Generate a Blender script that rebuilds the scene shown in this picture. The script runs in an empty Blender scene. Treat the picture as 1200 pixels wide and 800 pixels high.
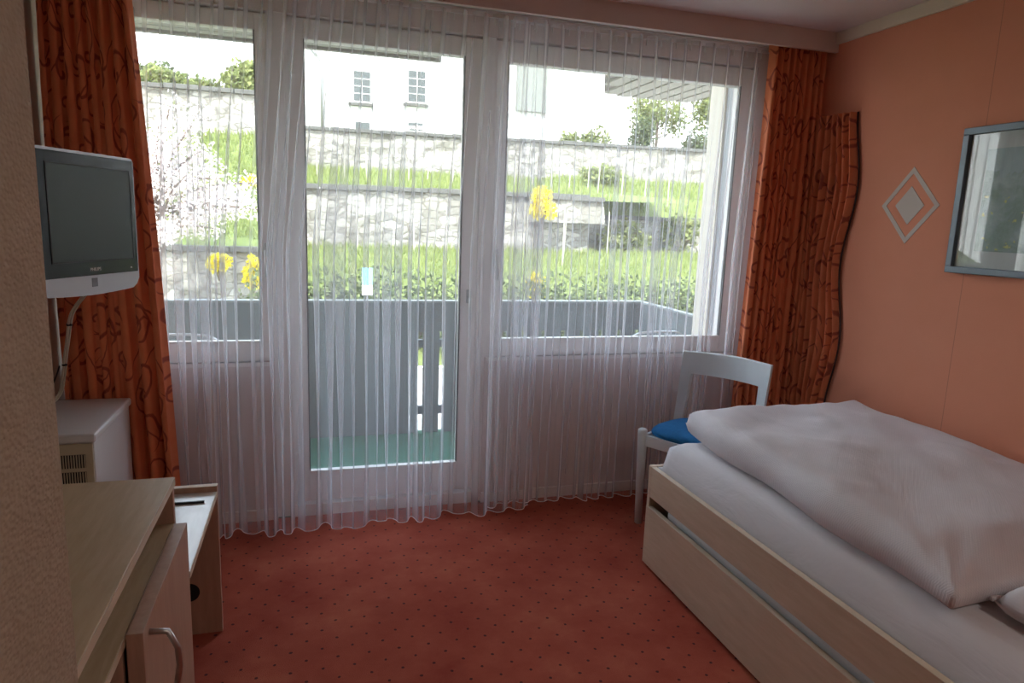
import bpy, bmesh, math, random
from mathutils import Vector, Matrix, noise
random.seed(7)
PI = math.pi
scn = bpy.context.scene
COL = scn.collection

# ------------------------------------------------------------------ node helpers
class NT:
    def __init__(s, name, world=False):
        if world:
            s.m = bpy.data.worlds.new(name)
        else:
            s.m = bpy.data.materials.new(name)
        s.m.use_nodes = True
        s.t = s.m.node_tree
        s.t.nodes.clear()
        s.out = s.n('ShaderNodeOutputWorld' if world else 'ShaderNodeOutputMaterial')
    def n(s, typ, **kw):
        nd = s.t.nodes.new(typ)
        for k, v in kw.items():
            setattr(nd, k, v)
        return nd
    def put(s, sock, v):
        if isinstance(v, bpy.types.NodeSocket):
            s.t.links.new(v, sock)
        elif isinstance(v, (tuple, list)) and len(v) == 3 and sock.type == 'RGBA':
            sock.default_value = (*v, 1)
        else:
            sock.default_value = v
    def math(s, op, a, b=0.0, c=0.0):
        nd = s.n('ShaderNodeMath', operation=op)
        s.put(nd.inputs[0], a); s.put(nd.inputs[1], b); s.put(nd.inputs[2], c)
        return nd.outputs[0]
    def vmath(s, op, a, b=(0, 0, 0)):
        nd = s.n('ShaderNodeVectorMath', operation=op)
        s.put(nd.inputs[0], a)
        if len(nd.inputs) > 1: s.put(nd.inputs[1], b)
        return nd
    def mix(s, f, a, b):
        nd = s.n('ShaderNodeMix', data_type='RGBA')
        s.put(nd.inputs[0], f); s.put(nd.inputs[6], a); s.put(nd.inputs[7], b)
        return nd.outputs[2]
    def ramp(s, f, stops):
        nd = s.n('ShaderNodeValToRGB')
        s.put(nd.inputs[0], f)
        e = nd.color_ramp.elements
        while len(e) < len(stops): e.new(0.5)
        for i, (p, c) in enumerate(stops):
            e[i].position = p; e[i].color = (*c, 1) if len(c) == 3 else c
        return nd.outputs[0]
    def coord(s, which='Object', scale=None):
        tc = s.n('ShaderNodeTexCoord').outputs[which]
        if scale is not None:
            mp = s.n('ShaderNodeMapping'); s.put(mp.inputs[0], tc); mp.inputs[3].default_value = scale
            return mp.outputs[0]
        return tc
    def noise(s, vec, scale, detail=3, rough=.5, dist=0):
        nd = s.n('ShaderNodeTexNoise')
        s.put(nd.inputs['Vector'], vec); nd.inputs['Scale'].default_value = scale
        nd.inputs['Detail'].default_value = detail; nd.inputs['Roughness'].default_value = rough
        nd.inputs['Distortion'].default_value = dist
        return nd.outputs[0]
    def bump(s, h, strength=.3, dist=.01):
        nd = s.n('ShaderNodeBump'); s.put(nd.inputs['Height'], h)
        nd.inputs['Strength'].default_value = strength; nd.inputs['Distance'].default_value = dist
        return nd.outputs[0]
    def pbr(s, color, rough=.6, metal=0, spec=.5, normal=None, **kw):
        nd = s.n('ShaderNodeBsdfPrincipled')
        s.put(nd.inputs['Base Color'], color); s.put(nd.inputs['Roughness'], rough)
        s.put(nd.inputs['Metallic'], metal); nd.inputs['Specular IOR Level'].default_value = spec
        if normal is not None: s.put(nd.inputs['Normal'], normal)
        for k, v in kw.items(): s.put(nd.inputs[k], v)
        s.t.links.new(nd.outputs[0], s.out.inputs[0])
        return s.m

def plain(name, color, rough=.6, metal=0, spec=.5, nscale=0, namt=.12, bump=0, bscale=200, bdist=.002):
    t = NT(name)
    co = t.coord('Object')
    c = color
    if nscale:
        f = t.noise(co, nscale, 4)
        c = t.mix(f, tuple(x*(1-namt) for x in color), tuple(min(1, x*(1+namt)) for x in color))
    nrm = t.bump(t.noise(co, bscale, 3), bump, bdist) if bump else None
    return t.pbr(c, rough, metal, spec, nrm)

M = {}
def wood(name, c1, c2, rough=.45, axis=(1, 12, 12), spec=.4):
    t = NT(name)
    co = t.coord('Object', axis)
    f = t.noise(co, 6, 6, .6, .4)
    return t.pbr(t.ramp(f, [(.3, c1), (.7, c2)]), rough, 0, spec, t.bump(f, .08, .002))

def build_materials():
    # carpet: red-orange pile with a staggered lattice of small dark dots
    t = NT('carpet'); co = t.coord('Object')
    sx = t.n('ShaderNodeSeparateXYZ'); t.put(sx.inputs[0], co)
    jit = t.noise(co, 25, 2)
    X = t.math('ADD', sx.outputs[0], t.math('MULTIPLY', jit, .012)); Y = sx.outputs[1]
    def lattice(ox, oy):
        a = t.math('SUBTRACT', t.math('FRACT', t.math('DIVIDE', t.math('ADD', X, 10+ox), .105)), .5)
        b = t.math('SUBTRACT', t.math('FRACT', t.math('DIVIDE', t.math('ADD', Y, 10+oy), .112)), .5)
        d = t.math('SQRT', t.math('ADD', t.math('MULTIPLY', a, a), t.math('MULTIPLY', b, b)))
        return t.math('LESS_THAN', d, .052)
    dots = t.math('MAXIMUM', lattice(0, 0), lattice(.0525, .056))
    base = t.ramp(t.noise(co, 3.2, 6, .65), [(.3, (.33, .058, .036)), (.55, (.43, .100, .060)), (.75, (.52, .150, .085))])
    pile = t.noise(co, 420, 2)
    base = t.mix(pile, t.mix(.25, base, (.12, .015, .01)), base)
    c = t.mix(t.math('MULTIPLY', dots, .8), base, (.035, .02, .025))
    M['carpet'] = t.pbr(c, .95, 0, .1, t.bump(pile, .5, .004))

    # salmon wallpaper with a slight mottling and vertical seams
    def paper(name, c1, c2, seam):
        t = NT(name); co = t.coord('Object')
        f = t.noise(co, 5, 5, .6)
        c = t.mix(f, c1, c2)
        if seam:
            sx = t.n('ShaderNodeSeparateXYZ'); t.put(sx.inputs[0], co)
            a = t.math('ABSOLUTE', t.math('SUBTRACT', t.math('FRACT', t.math('DIVIDE', t.math('ADD', sx.outputs[1], seam), 1.06)), .5))
            c = t.mix(t.math('MULTIPLY', t.math('LESS_THAN', a, .0016), .35), c, (.16, .06, .04))
        g = t.noise(co, 160, 3)
        return t.pbr(c, .85, 0, .2, t.bump(g, .25, .002))
    M['salmon'] = paper('salmon_wallpaper', (.66, .265, .160), (.72, .30, .190), .44)
    M['cream_wall'] = paper('cream_wallpaper', (.34, .27, .21), (.38, .30, .24), 0)
    M['shade_wall'] = paper('pale_wall_paint', (.60, .52, .50), (.66, .57, .54), 0)
    # heavy relief wallpaper on the near corridor wall
    t = NT('relief_wallpaper'); co = t.coord('Object')
    v = t.n('ShaderNodeTexVoronoi', feature='SMOOTH_F1'); t.put(v.inputs['Vector'], t.coord('Object', (1, 1, 1.5)))
    v.inputs['Scale'].default_value = 130
    h = t.math('ADD', v.outputs['Distance'], t.math('MULTIPLY', t.noise(co, 60, 3), .5))
    M['relief'] = t.pbr(t.mix(t.noise(co, 30, 3), (.38, .29, .21), (.47, .37, .27)), .8, 0, .25, t.bump(h, .6, .0035))
    M['ceiling'] = plain('ceiling_paint', (.72, .62, .60), .9, spec=.1, nscale=3, namt=.04, bump=.3, bscale=120)
    M['pelmet'] = plain('pelmet_paint', (.66, .53, .47), .7, nscale=8, namt=.04)
    M['cornice'] = plain('cornice_paint', (.70, .60, .48), .7, nscale=8, namt=.04)
    M['white_paint'] = plain('window_white_paint', (.74, .70, .68), .45, nscale=10, namt=.03)
    M['gasket'] = plain('rubber_gasket', (.05, .05, .05), .6)
    M['white_plastic'] = plain('white_plastic', (.72, .70, .66), .4)
    M['chair_white'] = plain('chair_lacquer', (.66, .72, .74), .35, nscale=14, namt=.03)
    M['blue_fabric'] = plain('blue_upholstery', (.02, .15, .36), .85, spec=.2, nscale=60, namt=.2, bump=.4, bscale=500)
    M['metal'] = plain('brushed_metal', (.50, .49, .48), .32, 1)
    M['dark_metal'] = plain('dark_metal', (.12, .12, .13), .4, .8)
    M['maple'] = wood('pale_maple_veneer', (.44, .31, .175), (.53, .39, .24), axis=(10, 1.2, 10))
    M['maple_edge'] = wood('pale_edge_band', (.62, .50, .36), (.68, .56, .42), axis=(8, 1, 8))
    M['maple_front'] = wood('warm_maple_front', (.40, .24, .165), (.48, .30, .21), axis=(8, 8, 1.2))
    M['bench_top'] = wood('glossy_bench_top', (.60, .57, .52), (.67, .64, .59), rough=.22, axis=(10, 1.2, 10), spec=.9)
    M['bed_wood'] = wood('bed_maple', (.54, .39, .27), (.62, .47, .34), axis=(10, 1, 8))
    M['hole'] = plain('dark_hole', (.01, .01, .01), .8)
    M['heater'] = plain('heater_enamel', (.66, .64, .62), .4, nscale=6, namt=.03)
    M['heater_front'] = plain('heater_grille_frame', (.55, .48, .33), .5)
    M['tv_silver'] = plain('silver_plastic', (.50, .50, .53), .35, .25)
    M['tv_bezel'] = plain('glossy_dark_bezel', (.018, .025, .025), .16, spec=.22)
    M['tv_screen'] = plain('matte_screen', (.045, .065, .058), .4, spec=.35)
    M['sticker'] = plain('sticker_grey', (.20, .20, .21), .5)
    M['lettering'] = plain('pale_lettering', (.75, .75, .75), .5)
    M['cable'] = plain('white_cable', (.68, .62, .50), .5)
    M['black'] = plain('black_rubber', (.012, .012, .012), .5)
    # bedding
    t = NT('duvet_cotton'); co = t.coord('Object')
    sx = t.n('ShaderNodeSeparateXYZ'); t.put(sx.inputs[0], co)
    a = t.math('SINE', t.math('MULTIPLY', sx.outputs[0], 760)); b = t.math('SINE', t.math('MULTIPLY', sx.outputs[1], 760))
    w = t.math('MULTIPLY', a, b)
    wr = t.noise(t.coord('Object', (1, .5, 1)), 5, 4, .55, .6)
    c = t.mix(t.math('MULTIPLY_ADD', w, .5, .5), (.65, .61, .63), (.73, .69, .70))
    M['duvet'] = t.pbr(c, .8, 0, .25, t.bump(t.math('ADD', t.math('MULTIPLY', w, .05), wr), .45, .03))
    t = NT('sheet_cotton'); co = t.coord('Object', (1, .35, 1))
    M['sheet'] = t.pbr((.70, .67, .68), .8, 0, .2, t.bump(t.noise(co, 9, 4, .55, .5), .4, .02))
    # patterned curtain fabric: orange ground, dark red scrolls and vines (UV in metres of cloth)
    t = NT('scroll_curtain'); uv = t.coord('UV')
    nz = t.n('ShaderNodeTexNoise'); t.put(nz.inputs['Vector'], uv); nz.inputs['Scale'].default_value = 9
    wob = t.vmath('SCALE', t.vmath('SUBTRACT', nz.outputs['Color'], (.5, .5, .5)).outputs[0]); wob.inputs[3].default_value = .05
    p = t.vmath('ADD', uv, wob.outputs[0]).outputs[0]
    def soft_lt(a, w, e):
        x = t.math('DIVIDE', t.math('SUBTRACT', t.math('ADD', w, e*.5), a), e)
        nd = t.n('ShaderNodeClamp'); t.put(nd.inputs[0], x); return nd.outputs[0]
    def spiral(size, off, k, width, rmax):
        q = t.vmath('ADD', t.vmath('MULTIPLY', p, (1/size, 1/size, 0)).outputs[0], off).outputs[0]
        cell = t.vmath('FLOOR', q).outputs[0]
        loc = t.vmath('SUBTRACT', t.vmath('FRACTION', q).outputs[0], (.5, .5, 0)).outputs[0]
        wn = t.n('ShaderNodeTexWhiteNoise', noise_dimensions='3D'); t.put(wn.inputs['Vector'], cell)
        sx = t.n('ShaderNodeSeparateXYZ'); t.put(sx.inputs[0], loc)
        r = t.math('SQRT', t.math('ADD', t.math('MULTIPLY', sx.outputs[0], sx.outputs[0]), t.math('MULTIPLY', sx.outputs[1], sx.outputs[1])))
        th = t.math('DIVIDE', t.math('ARCTAN2', sx.outputs[1], sx.outputs[0]), 2*PI)
        s_ = t.math('FRACT', t.math('ADD', t.math('ADD', th, wn.outputs[0]), t.math('MULTIPLY', r, k)))
        line = soft_lt(t.math('ABSOLUTE', t.math('SUBTRACT', s_, .5)), t.math('MULTIPLY', width, t.math('SQRT', t.math('ADD', k*k, t.math('POWER', t.math('DIVIDE', 1/(2*PI), t.math('MAXIMUM', r, .03)), 2)))), .06)
        keep = t.math('MULTIPLY', t.math('LESS_THAN', r, rmax), t.math('GREATER_THAN', wn.outputs[0], .34))
        return t.math('MULTIPLY', line, keep)
    m1 = spiral(.24, (.2, .1, 0), 2.6, .030, .42)
    m2 = spiral(.17, (.63, .37, 0), 2.2, .032, .38)
    sx = t.n('ShaderNodeSeparateXYZ'); t.put(sx.inputs[0], p)
    vy = t.math('MULTIPLY', t.math('SINE', t.math('MULTIPLY', sx.outputs[1], 11)), .28)
    vine = soft_lt(t.math('ABSOLUTE', t.math('SUBTRACT', t.math('FRACT', t.math('ADD', t.math('DIVIDE', sx.outputs[0], .42), vy)), .5)), .012, .012)
    hx = t.math('MULTIPLY', t.math('SINE', t.math('MULTIPLY', sx.outputs[0], 16)), .22)
    vine2 = soft_lt(t.math('ABSOLUTE', t.math('SUBTRACT', t.math('FRACT', t.math('ADD', t.math('DIVIDE', sx.outputs[1], .62), hx)), .5)), .010, .010)
    mask = t.math('MAXIMUM', t.math('MAXIMUM', m1, m2), t.math('MAXIMUM', vine, vine2))
    ground = t.mix(t.noise(uv, 14, 3), (.62, .150, .068), (.76, .27, .125))
    c = t.mix(t.math('MULTIPLY', mask, .72), ground, (.20, .022, .025))
    bs = t.n('ShaderNodeBsdfPrincipled'); t.put(bs.inputs['Base Color'], c); bs.inputs['Roughness'].default_value = .75
    bs.inputs['Specular IOR Level'].default_value = .25
    tr = t.n('ShaderNodeBsdfTranslucent'); t.put(tr.inputs[0], c)
    mx = t.n('ShaderNodeMixShader'); mx.inputs[0].default_value = .06
    t.t.links.new(bs.outputs[0], mx.inputs[1]); t.t.links.new(tr.outputs[0], mx.inputs[2]); t.t.links.new(mx.outputs[0], t.out.inputs[0])
    M['drape'] = t.m
    # sheer voile: the more cloth a ray crosses, the denser it gets
    def voile(name, a):
        t = NT(name)
        g = t.n('ShaderNodeNewGeometry')
        d = t.math('ABSOLUTE', t.vmath('DOT_PRODUCT', g.outputs['Normal'], g.outputs['Incoming']).outputs[1])
        op = t.math('SUBTRACT', 1, t.math('POWER', 1-a, t.math('DIVIDE', 1, t.math('MAXIMUM', d, .09))))
        di = t.n('ShaderNodeBsdfDiffuse'); di.inputs[0].default_value = (.86, .84, .86, 1)
        tl = t.n('ShaderNodeBsdfTranslucent'); tl.inputs[0].default_value = (.84, .85, .92, 1)
        m1 = t.n('ShaderNodeMixShader'); m1.inputs[0].default_value = .33
        t.t.links.new(di.outputs[0], m1.inputs[1]); t.t.links.new(tl.outputs[0], m1.inputs[2])
        tp = t.n('ShaderNodeBsdfTransparent')
        m2 = t.n('ShaderNodeMixShader'); t.put(m2.inputs[0], op)
        t.t.links.new(tp.outputs[0], m2.inputs[1]); t.t.links.new(m1.outputs[0], m2.inputs[2]); t.t.links.new(m2.outputs[0], t.out.inputs[0])
        return t.m
    M['voile'] = voile('white_voile', .21)
    M['hem'] = plain('voile_hem', (.85, .83, .85), .8)
    # glass
    t = NT('window_glass'); tp = t.n('ShaderNodeBsdfTransparent'); tp.inputs[0].default_value = (.95, .97, .96, 1)
    gl = t.n('ShaderNodeBsdfGlossy'); gl.inputs['Roughness'].default_value = .01
    g = t.n('ShaderNodeNewGeometry')
    cs = t.math('ABSOLUTE', t.vmath('DOT_PRODUCT', g.outputs['Normal'], g.outputs['Incoming']).outputs[1])
    fr_ = t.math('MULTIPLY_ADD', t.math('POWER', t.math('SUBTRACT', 1, cs), 5), .96, .04)
    mx = t.n('ShaderNodeMixShader'); t.put(mx.inputs[0], fr_)
    t.t.links.new(tp.outputs[0], mx.inputs[1]); t.t.links.new(gl.outputs[0], mx.inputs[2]); t.t.links.new(mx.outputs[0], t.out.inputs[0])
    M['glass'] = t.m
    # picture print
    t = NT('garden_print'); co = t.coord('Object')
    f = t.noise(co, 9, 6, .65, .5); g = t.noise(co, 40, 3)
    sx = t.n('ShaderNodeSeparateXYZ'); t.put(sx.inputs[0], co)
    c = t.ramp(f, [(.30, (.10, .14, .10)), (.45, (.20, .27, .21)), (.6, (.30, .36, .34)), (.75, (.42, .45, .46))])
    sky = t.math('MULTIPLY', t.math('GREATER_THAN', t.math('ADD', sx.outputs[2], t.math('MULTIPLY', f, .15)), .19), .7)
    c = t.mix(sky, c, (.34, .40, .43))
    yel = t.math('MULTIPLY', t.math('GREATER_THAN', g, .66), t.math('LESS_THAN', sx.outputs[2], .02))
    c = t.mix(yel, c, (.55, .50, .12))
    M['print'] = t.pbr(c, .5)
    M['mat_board'] = plain('mat_board', (.60, .60, .59), .8)
    M['frame_blue'] = plain('blue_grey_frame', (.12, .15, .18), .35, .2, nscale=20, namt=.06)
    M['motif'] = plain('silver_grey_paint', (.52, .44, .38), .6)
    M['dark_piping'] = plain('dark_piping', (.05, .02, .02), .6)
    M['fill_body'] = plain('fill_body_glass', (.8, .78, .72), .4)  # body of the added fill lamp
    # ---- outside
    def stone(name, sc, c1, c2):
        t = NT(name); co = t.coord('Object')
        nz = t.n('ShaderNodeTexNoise'); t.put(nz.inputs['Vector'], co); nz.inputs['Scale'].default_value = 1.5*sc
        off = t.vmath('SCALE', t.vmath('SUBTRACT', nz.outputs['Color'], (.5, .5, .5)).outputs[0]); off.inputs[3].default_value = .25/sc
        q = t.vmath('MULTIPLY', t.vmath('ADD', co, off.outputs[0]).outputs[0], (1, 1, 2.1)).outputs[0]
        v = t.n('ShaderNodeTexVoronoi', feature='F1'); t.put(v.inputs['Vector'], q); v.inputs['Scale'].default_value = sc*1.6
        e = t.n('ShaderNodeTexVoronoi', feature='DISTANCE_TO_EDGE'); t.put(e.inputs['Vector'], q); e.inputs['Scale'].default_value = sc*1.6
        sp = t.n('ShaderNodeSeparateColor'); t.put(sp.inputs[0], v.outputs['Color'])
        blotch = t.noise(co, .6*sc, 5, .6)
        c = t.mix(sp.outputs[0], c1, c2)
        c = t.mix(t.ramp(blotch, [(.42, (0, 0, 0)), (.62, (.6, .6, .6))]), c, (.16, .15, .12))
        c = t.mix(t.math('MULTIPLY', t.math('LESS_THAN', e.outputs['Distance'], .045), .6), c, (.09, .08, .065))
        return t.pbr(c, .9, 0, .1, t.bump(t.math('MINIMUM', e.outputs['Distance'], .15), .8, .08))
    M['stone'] = stone('dry_stone', 1.7, (.20, .19, .17), (.46, .44, .40))
    M['coping'] = plain('stone_coping', (.09, .088, .08), .9, nscale=3, namt=.3)
    M['soil_grass'] = plain('grass_ground', (.15, .18, .06), .95, spec=.05, nscale=2.2, namt=.5)
    def leaf(name, c1, c2, tl=.35, nsc=6):
        t = NT(name); co = t.coord('Object')
        f = t.ramp(t.noise(co, nsc, 3), [(.35, (0, 0, 0)), (.65, (1, 1, 1))])
        c = t.mix(f, c1, c2)
        di = t.n('ShaderNodeBsdfDiffuse'); t.put(di.inputs[0], c)
        tr = t.n('ShaderNodeBsdfTranslucent'); t.put(tr.inputs[0], c)
        m = t.n('ShaderNodeMixShader'); m.inputs[0].default_value = tl
        t.t.links.new(di.outputs[0], m.inputs[1]); t.t.links.new(tr.outputs[0], m.inputs[2]); t.t.links.new(m.outputs[0], t.out.inputs[0])
        return t.m
    M['grass'] = leaf('grass_blades', (.17, .22, .065), (.31, .34, .12))
    M['hedge'] = leaf('hedge_leaves', (.03, .05, .02), (.19, .22, .11), nsc=14)
    M['bush'] = leaf('bush_leaves', (.13, .16, .06), (.30, .32, .13))
    M['yellow'] = leaf('yellow_blossom', (.75, .62, .02), (.85, .75, .05))
    M['blossom'] = leaf('pale_blossom', (.72, .62, .60), (.85, .80, .78))
    M['bark'] = plain('bark', (.13, .10, .08), .9, nscale=20, namt=.3)
    M['render_white'] = plain('house_render', (.66, .66, .64), .9, spec=.1, nscale=1.2, namt=.06)
    M['house_dark'] = plain('weathered_shutter_wood', (.20, .21, .19), .8, nscale=6, namt=.2)
    M['dark_pane'] = plain('dark_pane', (.05, .06, .06), .15)
    M['roof'] = plain('roof_tiles', (.22, .13, .10), .9, nscale=8, namt=.3)
    M['zinc'] = plain('zinc_pipe', (.25, .25, .25), .5, .5)
    M['stake'] = plain('pale_stake', (.42, .39, .33), .8, nscale=20, namt=.15)
    M['turf'] = plain('green_balcony_turf', (.05, .14, .095), .95, spec=.05, nscale=12, namt=.15, bump=.4, bscale=300)
    M['parapet'] = plain('grey_parapet_board', (.125, .145, .145), .7, nscale=4, namt=.1)
    M['parapet_cap'] = plain('parapet_cap', (.24, .26, .25), .5)
    M['soffit'] = plain('slatted_soffit', (.22, .21, .185), .8, nscale=5, namt=.1)
    M['soffit_gap'] = plain('soffit_shadow_gap', (.12, .11, .10), .9)
    M['wall_sun_beige'] = plain('beige_render', (.62, .56, .48), .9, nscale=3, namt=.05)  # beige of the facade; also sunlight painted on the side wall's end
    M['wall_shade_grey'] = plain('shaded_wall_grey', (.34, .35, .36), .9, nscale=3, namt=.05)  # balcony side wall with its shade put into the grey
    M['sign_blue'] = plain('sign_blue', (.16, .42, .72), .5)
    M['sign_white'] = plain('sign_white', (.80, .80, .80), .5)
    M['concrete'] = plain('concrete', (.42, .40, .37), .9, nscale=2, namt=.15)
build_materials()

# ------------------------------------------------------------------ object helpers
def link(o, parent=None):
    COL.objects.link(o)
    if parent is not None: o.parent = parent
    return o
def tag(o, label=None, cat=None, group=None, kind=None):
    if label: o['label'] = label
    if cat: o['category'] = cat
    if group: o['group'] = group
    if kind: o['kind'] = kind
    return o
def root(name, label, cat, loc=(0, 0, 0), rz=0, group=None):
    o = bpy.data.objects.new(name, None); o.empty_display_size = .1
    o.location = loc; o.rotation_euler = (0, 0, rz); link(o)
    return tag(o, label, cat, group)
class MB:
    def __init__(s): s.bm = bmesh.new(); s.uv = None
    def box(s, x0, x1, y0, y1, z0, z1, bev=0, seg=2):
        r = bmesh.ops.create_cube(s.bm, size=1)
        vs = r['verts']
        for v in vs:
            v.co = Vector((x0+(v.co.x+.5)*(x1-x0), y0+(v.co.y+.5)*(y1-y0), z0+(v.co.z+.5)*(z1-z0)))
        if bev:
            es = {e for v in vs for e in v.link_edges}
            bmesh.ops.bevel(s.bm, geom=list(es), offset=bev, segments=seg, affect='EDGES', profile=.6)
        return s
    def tube(s, pts, r, n=8, cap=True, closed=False):
        pts = [Vector(p) for p in pts]
        rs = r if isinstance(r, (list, tuple)) else [r]*len(pts)
        rings = []; prev = None; L = len(pts)
        for i, p in enumerate(pts):
            a = pts[(i-1) % L] if (i > 0 or closed) else p
            b = pts[(i+1) % L] if (i < L-1 or closed) else p
            d = (b-a).normalized()
            if prev is None:
                up = Vector((0, 0, 1)) if abs(d.z) < .9 else Vector((1, 0, 0))
                u = d.cross(up).normalized()
            else:
                u = (prev-d*prev.dot(d)).normalized()
            prev = u; w = d.cross(u)
            rings.append([s.bm.verts.new(p+(u*math.cos(k*2*PI/n)+w*math.sin(k*2*PI/n))*rs[i]) for k in range(n)])
        m = L if closed else L-1
        for i in range(m):
            A, B = rings[i], rings[(i+1) % L]
            for k in range(n):
                s.bm.faces.new((A[k], A[(k+1) % n], B[(k+1) % n], B[k]))
        if cap and not closed:
            s.bm.faces.new(rings[0][::-1]); s.bm.faces.new(rings[-1])
        return s
    def grid(s, nu, nv, fn, uvfn=None, closed_u=False):
        V = [[s.bm.verts.new(fn(i/(nu-1), j/(nv-1))) for j in range(nv)] for i in range(nu)]
        lay = None
        if uvfn:
            lay = s.bm.loops.layers.uv.verify()
        for i in range(nu-1):
            for j in range(nv-1):
                f = s.bm.faces.new((V[i][j], V[i+1][j], V[i+1][j+1], V[i][j+1]))
                if lay:
                    for lp, (a, b) in zip(f.loops, ((i, j), (i+1, j), (i+1, j+1), (i, j+1))):
                        lp[lay].uv = uvfn(a/(nu-1), b/(nv-1))
        return s
    def poly(s, pts, thick=None):
        f = s.bm.faces.new([s.bm.verts.new(p) for p in pts])
        if thick is not None:
            r = bmesh.ops.extrude_face_region(s.bm, geom=[f])
            for v in r['geom']:
                if isinstance(v, bmesh.types.BMVert): v.co += Vector(thick)
            bmesh.ops.recalc_face_normals(s.bm, faces=s.bm.faces)
        return s
    def build(s, name, mat, parent=None, smooth=False, mods=None):
        me = bpy.data.meshes.new(name)
        s.bm.to_mesh(me); s.bm.free()
        me.materials.append(mat if not isinstance(mat, str) else M[mat])
        if smooth:
            for p in me.polygons: p.use_smooth = True
        o = bpy.data.objects.new(name, me)
        link(o, parent)
        return o
def box(name, mat, x0, x1, y0, y1, z0, z1, parent=None, bev=0):
    return MB().box(x0, x1, y0, y1, z0, z1, bev).build(name, mat, parent, smooth=False)
def st(o): o['kind'] = 'structure'; return o
def raw(name, verts, faces, mat, parent=None, smooth=False):
    me = bpy.data.meshes.new(name); me.from_pydata(verts, [], faces); me.update()
    me.materials.append(M[mat])
    if smooth:
        for p in me.polygons: p.use_smooth = True
    return link(bpy.data.objects.new(name, me), parent)

# ------------------------------------------------------------------ camera
cam_d = bpy.data.cameras.new('camera'); cam = bpy.data.objects.new('camera', cam_d); link(cam)
yaw, pit, rol = math.radians(16.67), math.radians(9.863), math.radians(2.085)
F = Vector((math.sin(yaw)*math.cos(pit), math.cos(yaw)*math.cos(pit), -math.sin(pit)))
R0 = Vector((math.cos(yaw), -math.sin(yaw), 0)); U0 = R0.cross(F)
R = R0*math.cos(rol)+U0*math.sin(rol); U = -R0*math.sin(rol)+U0*math.cos(rol)
mw = Matrix((( R.x, U.x, -F.x, 0), (R.y, U.y, -F.y, 0), (R.z, U.z, -F.z, 1.5), (0, 0, 0, 1)))
cam.matrix_world = mw
cam_d.sensor_width = 36; cam_d.sensor_fit = 'HORIZONTAL'; cam_d.lens = 798.26/1200*36
cam_d.clip_start = .02; cam_d.clip_end = 300
scn.camera = cam

# ------------------------------------------------------------------ room shell
XL, XR, YW, YB, ZC = -1.0, 2.625, 3.4, -1.6, 2.52
CX = -.289                                     # corridor wall face
st(box('floor', 'carpet', XL-.1, XR+.1, YB-.1, YW+.0, -.12, 0))
st(box('ceiling', 'ceiling', XL-.1, XR+.1, YB-.1, YW+.0, ZC, ZC+.15))
st(box('wall_right', 'salmon', XR, XR+.15, YB-.1, YW+.3, 0, ZC))
st(box('wall_left', 'cream_wall', XL-.15, XL, .9, YW+.3, 0, ZC))
st(box('wall_near_left', 'relief', XL-.15, CX, YB-.1, .9, 0, ZC, bev=.008))
st(box('wall_rear', 'cream_wall', CX, XR, YB-.15, YB, 0, ZC))
# window wall: solid below the windows, beside the right window, and the lintel
W = MB()
W.box(XL, -.17, YW, YW+.22, 0, .80); W.box(.87, XR, YW, YW+.22, 0, .80)
W.box(2.37, XR, YW, YW+.22, .80, ZC); W.box(XL, 2.37, YW, YW+.22, 2.385, ZC)
W.box(XL, -.99, YW, YW+.22, .8, 2.385)
st(W.build('wall_window_side', 'shade_wall'))
st(box('baseboard_window', 'white_paint', XL, -.17, YW-.015, YW, 0, .055))
st(box('baseboard_window.001', 'white_paint', .87, XR, YW-.015, YW, 0, .055))
st(box('trim_1', 'cornice', XR-.02, XR, YB, 3.10, 2.462, ZC, bev=.004))
P = MB(); P.box(XL, XR, 3.10, 3.12, 2.424, ZC); P.box(XL, XR, 3.12, YW, 2.495, ZC)
st(P.build('trim_2', 'pelmet'))

# windows and balcony door
FY0, FY1 = YW+.02, YW+.085
def sash(n, kind, x0, x1, z0, z1, gx0, gx1, gz0, gz1):
    o = MB()
    o.box(x0, gx0, FY0, FY1, z0, z1, .004); o.box(gx1, x1, FY0, FY1, z0, z1, .004)
    o.box(gx0, gx1, FY0, FY1, z0, gz0, .004); o.box(gx0, gx1, FY0, FY1, gz1, z1, .004)
    r = st(o.build(n, 'white_paint'))
    r['label'] = kind
    g = MB(); g.box(gx0-.005, gx1+.005, FY0+.028, FY0+.031, gz0-.005, gz1+.005)
    g.build('glass_pane', 'glass', r)
    k = MB()
    for a in ((gx0, gx0+.006, gz0, gz1), (gx1-.006, gx1, gz0, gz1)):
        k.box(a[0], a[1], FY0-.001, FY0+.02, a[2], a[3])
    k.build('gasket', 'gasket', r)
    b = MB(); b.box(gx0, gx1, FY0-.004, FY0+.03, gz0, gz0+.012, .002)
    b.build('glazing_bead', 'white_plastic', r)
    return r
w1 = sash('window_1', 'left window in white frame', -.975, -.165, .800, 2.375, -.91, -.225, .89, 2.305)
d1 = sash('door_1', 'glazed balcony door in white frame', -.105, .825, .07, 2.375, -.017, .738, .219, 2.288)
w2 = sash('window_2', 'wide right window in white frame', .885, 2.355, .800, 2.375, .955, 2.285, .885, 2.282)
fr = MB()
fr.box(XL, 2.37, YW+.05, YW+.14, 2.355, 2.39); fr.box(-.175, -.10, YW+.01, YW+.14, 0, 2.39, .004)
fr.box(.82, .89, YW+.01, YW+.14, 0, 2.39, .004); fr.box(-1.0, -.975, YW+.01, YW+.14, .8, 2.39)
fr.box(2.355, 2.375, YW+.01, YW+.14, .8, 2.39); fr.box(-.1, .82, YW+.0, YW+.16, 0, .06)
fr.box(-.975, -.175, YW+.05, YW+.14, .79, .815); fr.box(.89, 2.355, YW+.05, YW+.14, .79, .815)
st(fr.build('trim_3', 'white_paint'))
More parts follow.
